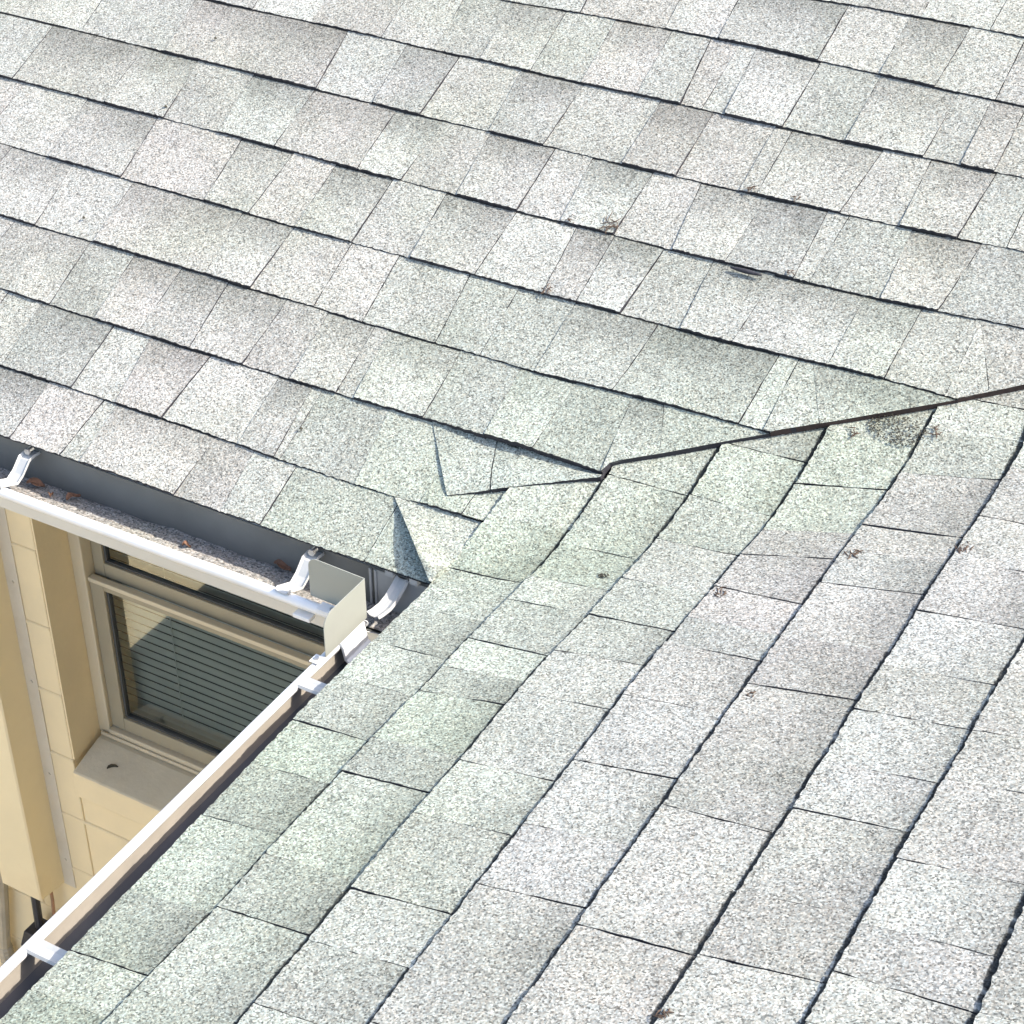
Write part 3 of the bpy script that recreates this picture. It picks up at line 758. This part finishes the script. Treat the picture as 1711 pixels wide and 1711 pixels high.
sa.build('lower_sash', M_SASH, wo, bevel=.002)
mr = MB(); mr.box((xi + .001, FY + .006, zr1 + .0003), (xe - .001, FY + .0245, zr1 + .012)); mr.build('meeting_rail', M_FRAME, wo, bevel=.002)
UY = FY + .031
sa = MB(); ub = zr1 + .006
sa.box((xi + .001, UY, ub), (xi + .032, UY + .020, ZT - FW)); sa.box((xe - .032, UY, ub), (xe - .001, UY + .020, ZT - FW)); sa.box((xi + .032, UY, ub), (xe - .032, UY + .020, ub + .040))
sa.build('upper_sash', M_SASH, wo, bevel=.002)
gk = MB()
for (x0, x1, z0, z1, y) in ((xi + SW, xe - SW, ZS + .062, zr0 - .012, SY + .008), (xi + .032, xe - .032, ub + .040, ZT - FW, UY + .006)):
    gk.box((x0, y, z0), (x0 + .006, y + .012, z1)); gk.box((x1 - .006, y, z0), (x1, y + .012, z1)); gk.box((x0 + .006, y, z0), (x1 - .006, y + .012, z0 + .005)); gk.box((x0 + .006, y, z1 - .005), (x1 - .006, y + .012, z1))
gk.build('gasket', M_GASKET, wo)
for (x0, x1, z0, z1, y) in ((xi + SW, xe - SW, ZS + .062, zr0 - .012, SY + .014), (xi + .032, xe - .032, ub + .040, ZT - FW, UY + .012)):
    pn = MB(); pn.face([pn.vert(q) for q in ((x0, y, z0), (x1, y, z0), (x1, y, z1), (x0, y, z1))]); pn.build('pane', M_GLASS, wo)
bl = MB(); z = ZS + .05; BY = FY + .078
while z < ZT:
    sec_ = [(BY + .0015, z), (BY + .0025, z - .0005), (BY - .0015, z + .0231), (BY - .0025, z + .0226)]
    bl.prism([Vector((XO + .004, y_, z_)) for y_, z_ in sec_], [Vector((XR_ - .004, y_, z_)) for y_, z_ in sec_])
    z += .024
bl.box((XO + .004, BY - .010, ZS + .028), (XR_ - .004, BY + .010, ZS + .046))
for x in (xi + .17, xe - .17): bl.tube([(x, BY - .006, ZS + .03), (x, BY - .006, ZT)], .0012, 5)
bl.build('blind', M_BLIND, wo)
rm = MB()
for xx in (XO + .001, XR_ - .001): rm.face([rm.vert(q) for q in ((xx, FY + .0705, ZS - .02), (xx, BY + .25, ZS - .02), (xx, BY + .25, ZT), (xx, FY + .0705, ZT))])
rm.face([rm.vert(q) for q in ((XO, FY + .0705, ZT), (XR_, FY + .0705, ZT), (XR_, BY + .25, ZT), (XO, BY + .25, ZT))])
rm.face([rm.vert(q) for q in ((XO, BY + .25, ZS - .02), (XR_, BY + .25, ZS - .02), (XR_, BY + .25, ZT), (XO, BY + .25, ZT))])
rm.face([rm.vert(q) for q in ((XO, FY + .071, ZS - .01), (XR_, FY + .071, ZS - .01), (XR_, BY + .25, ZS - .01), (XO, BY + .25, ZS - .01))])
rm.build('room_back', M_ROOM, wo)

# side wall of the courtyard, seen in the window's reflection
sw = empty('block_wall', (-3.6, -1.0, -5.6), 'cream block side wall of the courtyard, sunlit, mirrored in the window glass', 'wall')
sw['_off'] = tuple(sw.location)
mb = MB()
JS = [-3.74 + .335 * k for k in range(11)] + [-.16]
for i in range(len(JS) - 1): block_row(mb, 1, -3.6, 1, -6.0, .545, JS[i], JS[i + 1], .1 + (.1975 if i % 2 else 0))
mb.box((-3.8, -6.0, -5.6), (-3.6025, .545, -.16))
mb.build('wall', M_WALL, sw, bevel=.003)
pl = MB(); pl.box((-3.602, -6.0, -5.6), (-3.585, .545, -3.745)); pl.build('added_band', M_ADDED_BAND, sw)  # unseen dark band, added to darken the lower part of the window reflection
# wall below the front slope
hw = empty('block_wall', (.6, -1.5, -5.6), 'cream block wall under the front roof slope, hidden below its eave', 'wall')
hw['_off'] = tuple(hw.location)
mb = MB()
for i in range(len(JZ) - 1): block_row(mb, 1, .60, -1, -3.4, WY - .001, JZ[i], JZ[i + 1], .1 + (.1975 if i % 2 else 0))
mb.box((.604, -3.4, -5.6), (.8, WY - .001, -.153))
mb.build('wall', M_WALL, hw, bevel=.003)

# ------------------------------------------------------------------ boxed pipe cover on the wall, with its drain
fb = at_y((127, 1482), WY - .002)
XF = fb.x; ZB = fb.z
pc = empty('pipe_cover', (XF - .1, WY, ZB), 'tall cream sheet metal pipe cover screwed to the wall left of the window', 'pipe cover')
pc['_off'] = tuple(pc.location)
XB = at_y((112, 1487), WY).x; XC = XB - .004; DEP = .085
YF = WY - DEP
XL2 = XC - .130
bx_ = MB()
def ragged(x, y): return ZB + .006 * math.sin(x * 90 + y * 60)
ring_xy = [(XB, WY - .001), (XC, YF + .003), (XC - .004, YF), (XL2 + .004, YF), (XL2, YF + .004), (XL2 - .003, WY - .001)]
zz = [ragged(*q) for q in ring_xy]
bx_.strip([[Vector((x, y, z)) for (x, y), z in zip(ring_xy, zz)], [Vector((x, y, -.153)) for (x, y) in ring_xy]])
bx_.build('box', M_BOX, pc, solid=.0015)
fl = MB(); fl.box((XB - .002, WY - .0035, ZB - .004), (XF, WY - .0005, -.154)); fl.box((XL2 - .035, WY - .0035, ZB - .004), (XL2 - .001, WY - .0005, -.154)); flo = fl.build('flange', M_FLANGE, pc, bevel=.0006)
flo['_off'] = tuple(pc.location)
scw = MB()
for k in range(4):
    z = ZB + .09 + k * .29; x = (XB + XF) / 2 + .002
    s1 = MB(); s1.tube([(x, WY - .0035, z), (x, WY - .0065, z)], [.0042, .0035], 8); s1.build('screw', M_FLANGE, flo)
# black drain adapter and hose under it
dp = at_y((75, 1575), WY - .055)
dr = empty('drain_pipe', dp, 'black plastic drain funnel and ribbed hose below the pipe cover', 'drain')
b_ = MB()
def sqring(c, hw_, hd): return [c + Vector((a * hw_, q * hd, 0)) for a, q in ((-1, -1), (1, -1), (1, 1), (-1, 1))]
top = at_y((62, 1512), WY - .055); mid_ = at_y((66, 1548), WY - .055)
b_.tube([top + Vector((0, 0, .05)), mid_], .011, 8)
b_.build('stem', M_BLACK, dr)
b_ = MB(); b_.prism(sqring(mid_ + Vector((.01, 0, -.055)), .050, .040), sqring(mid_ + Vector((.01, 0, -.004)), .038, .030)); b_.prism(sqring(mid_ + Vector((.01, 0, -.10)), .042, .036), sqring(mid_ + Vector((.01, 0, -.0555)), .046, .038)); b_.build('funnel', M_BLACK, dr, bevel=.003)
b_ = MB(); pts = []; rd = []
for k in range(440):
    pts.append(mid_ + Vector((.006, 0, -.101 - k * .008))); rd.append(.048 if k % 2 else .041)
b_.tube(pts, rd, 14); b_.build('hose', M_BLACK, dr)
cp0, cp1 = at_y((88, 1505), WY - .03), at_y((93, 1560), WY - .03)
b_ = MB(); b_.tube([cp0 + Vector((0, 0, .04)), cp0, cp1, Vector((cp1.x, cp1.y, -4.4))], .0045, 8)
tag(b_.build('copper_line', M_COPPER, None), 'thin brown copper tube coming out below the pipe cover', 'tube')
# ribbed conduit at the left edge
c0 = at_y((-6, 1330), WY - .03); c1 = at_y((4, 1500), WY - .03); c2 = at_y((8, 1580), WY - .03)
b_ = MB(); b_.tube([Vector((c0.x, c0.y, -.3)), c0, c1, c2], .016, 10)
co = empty('conduit', c2, 'grey conduit with a ribbed lower end at the far left of the wall', 'conduit'); 
b_.build('pipe', M_HOSE, co)
b_ = MB(); pts = []; rd = []
for k in range(590):
    pts.append(c2 + Vector((.02 * math.sin(k * .01), 0, -k * .006))); rd.append(.021 if k % 2 else .017)
b_.tube(pts, rd, 10); b_.build('ribbed_end', M_HOSE, co)

# ------------------------------------------------------------------ small litter
def on_slope(px):
    d = ray(px)
    PB = CAM + d * ((.006 - CAM.dot(NB)) / d.dot(NB)); PA = CAM + d * ((.007 - CAM.dot(NA)) / d.dot(NA))
    return (PA, NA) if PB.dot(BDIR) < -.1 or (PA.dot(ADIR) > .135) else (PB, NB) if PB.dot(BDIR) > 0 else (PA + NA * .006, NA)
def twigs(px, size, n_, label, m_=M_TWIG, cat='twigs', name='twig_litter', ang=None):
    P, N = on_slope(px); u = N.orthogonal().normalized(); v_ = N.cross(u); t = MB()
    for _ in range(n_):
        a = (ang if ang is not None else random.uniform(0, 6.28)) + random.uniform(-.6, .6); L = size * random.uniform(.35, 1)
        c = P + (u * random.uniform(-1, 1) + v_ * random.uniform(-1, 1)) * size * .55 + N * random.uniform(.0004, .0014)
        dd = (u * math.cos(a) + v_ * math.sin(a)) * L * .5
        bend = (u * math.sin(a) - v_ * math.cos(a)) * L * random.uniform(-.18, .18)
        t.tube([c - dd, c + bend + N * .0007, c + dd], [.0005, .0009, .0004], 5)
    o = t.build(name, m_, None, local=P)
    return tag(o, label, cat, 'litter caught on the shingles')
twigs((1017, 374), .024, 12, 'reddish twig tuft on the back slope, largest one above the valley')
twigs((955, 366), .010, 6, 'small yellowish needle tuft just left of the reddish twig tuft')
twigs((1255, 314), .011, 8, 'fine dry bits on the butt edge high on the back slope')
twigs((1330, 330), .010, 5, 'thin rust coloured scraps right of the fine dry bits on the back slope')
twigs((915, 484), .014, 8, 'dark dry scraps beside a dark joint above the middle of the valley')
twigs((1322, 455), .010, 6, 'small reddish bits below the dark lump on the back slope')
twigs((1425, 722), .013, 8, 'rusty needles just below the valley line, left one of two')
twigs((1562, 722), .014, 9, 'rusty needles just below the valley line, right one of two')
def flecks(px, rx, n_, label, name='moss_patch', cat='moss', m_=M_MOSS):
    P, N = on_slope(px); u = Vector((1, 0, 0)); u = (u - N * u.dot(N)).normalized(); v_ = N.cross(u); t = MB()
    for _ in range(n_):
        r = rx * math.sqrt(random.random()); a = random.uniform(0, 6.28)
        c = P + u * (r * math.cos(a)) + v_ * (r * .6 * math.sin(a)) + N * random.uniform(-.0002, .0006)
        q = random.uniform(.0005, .0015); k0 = random.uniform(0, 6.28)
        ring = [c + (u * math.cos(k0 + b_ * 1.2566) + v_ * math.sin(k0 + b_ * 1.2566)) * q * random.uniform(.5, 1.2) for b_ in range(5)]
        t.prism([w_ - N * .001 for w_ in ring], [w_ + N * .0005 for w_ in ring])
    return tag(t.build(name, m_, None, local=P), label, cat, 'litter caught on the shingles')
flecks((1500, 717), .042, 300, 'flat patch of dark moss flecks on the shingle corner under the valley line')
twigs((1612, 915), .020, 12, 'dark twig sticking out of a butt line near the right edge', ang=.9)
twigs((1422, 926), .018, 12, 'yellowish needles in the butt line left of the dark sticking twig')
twigs((1203, 990), .016, 10, 'tan needle tuft lying across a butt line in the middle of the front slope')
twigs((1255, 1163), .010, 6, 'small dark red scrap with a thread on the front slope')
flecks((1008, 961), .008, 28, 'small dark moss spot on the greenish shingle below the valley', 'moss_spot')
twigs((1112, 1697), .014, 10, 'dark dry scraps at the bottom edge of the front slope')
# dark lump of tar under a lifted butt edge
P, N = on_slope((1248, 452)); t = MB()
rg = []
for i in range(9):
    a = i / 8; r0 = .0030 * math.sin(math.pi * (a * .9 + .05)); rg.append((P + Vector((lerp(-.026, .026, a), -.002, -.002)) + N * .002, r0 + .0008))
t.tube([q[0] for q in rg], [q[1] for q in rg], 8)
tag(t.build('tar_lump', M_EDGE, None, smooth=True, local=P), 'black lump of tar bulging from a butt edge on the back slope', 'tar')
# dark specks on the left of the back slope
for px, lb in (((360, 64), 'tiny dark speck near the top edge on the upper left shingles'), ((277, 178), 'tiny dark speck in the middle of a pale shingle at upper left'), ((140, 364), 'tiny dark speck on the pinkish shingle near the left edge'), ((503, 716), 'small dark pebble on a shingle joint above the gutter')):
    P, N = on_slope(px); t = MB(); t.tube([P - Vector((.0022, 0, 0)), P + N * .0015, P + Vector((.0025, .001, 0))], [.0012, .0026, .0011], 7)
    tag(t.build('dark_speck', M_MOSS, None, smooth=True, local=P), lb, 'speck', 'dark specks on the back slope')
# curled scrap on the sill
yS = lerp(WY - .025, FY - .02, .42)
P = at_y((194, 1286), yS); P.z = lerp(zf, ZS - .002, .42) + .004
pts = [P + Vector((.017 * math.cos(a) - .008, .013 * math.sin(a), .001)) for a in (R(200), R(170), R(140), R(110), R(80))]
t = MB(); t.tube(pts, [.0015, .0036, .0042, .0036, .0012], 8)
tag(t.build('curled_scrap', M_MOSS, None, smooth=True, local=P), 'small dark curled scrap lying on the window sill', 'scrap')
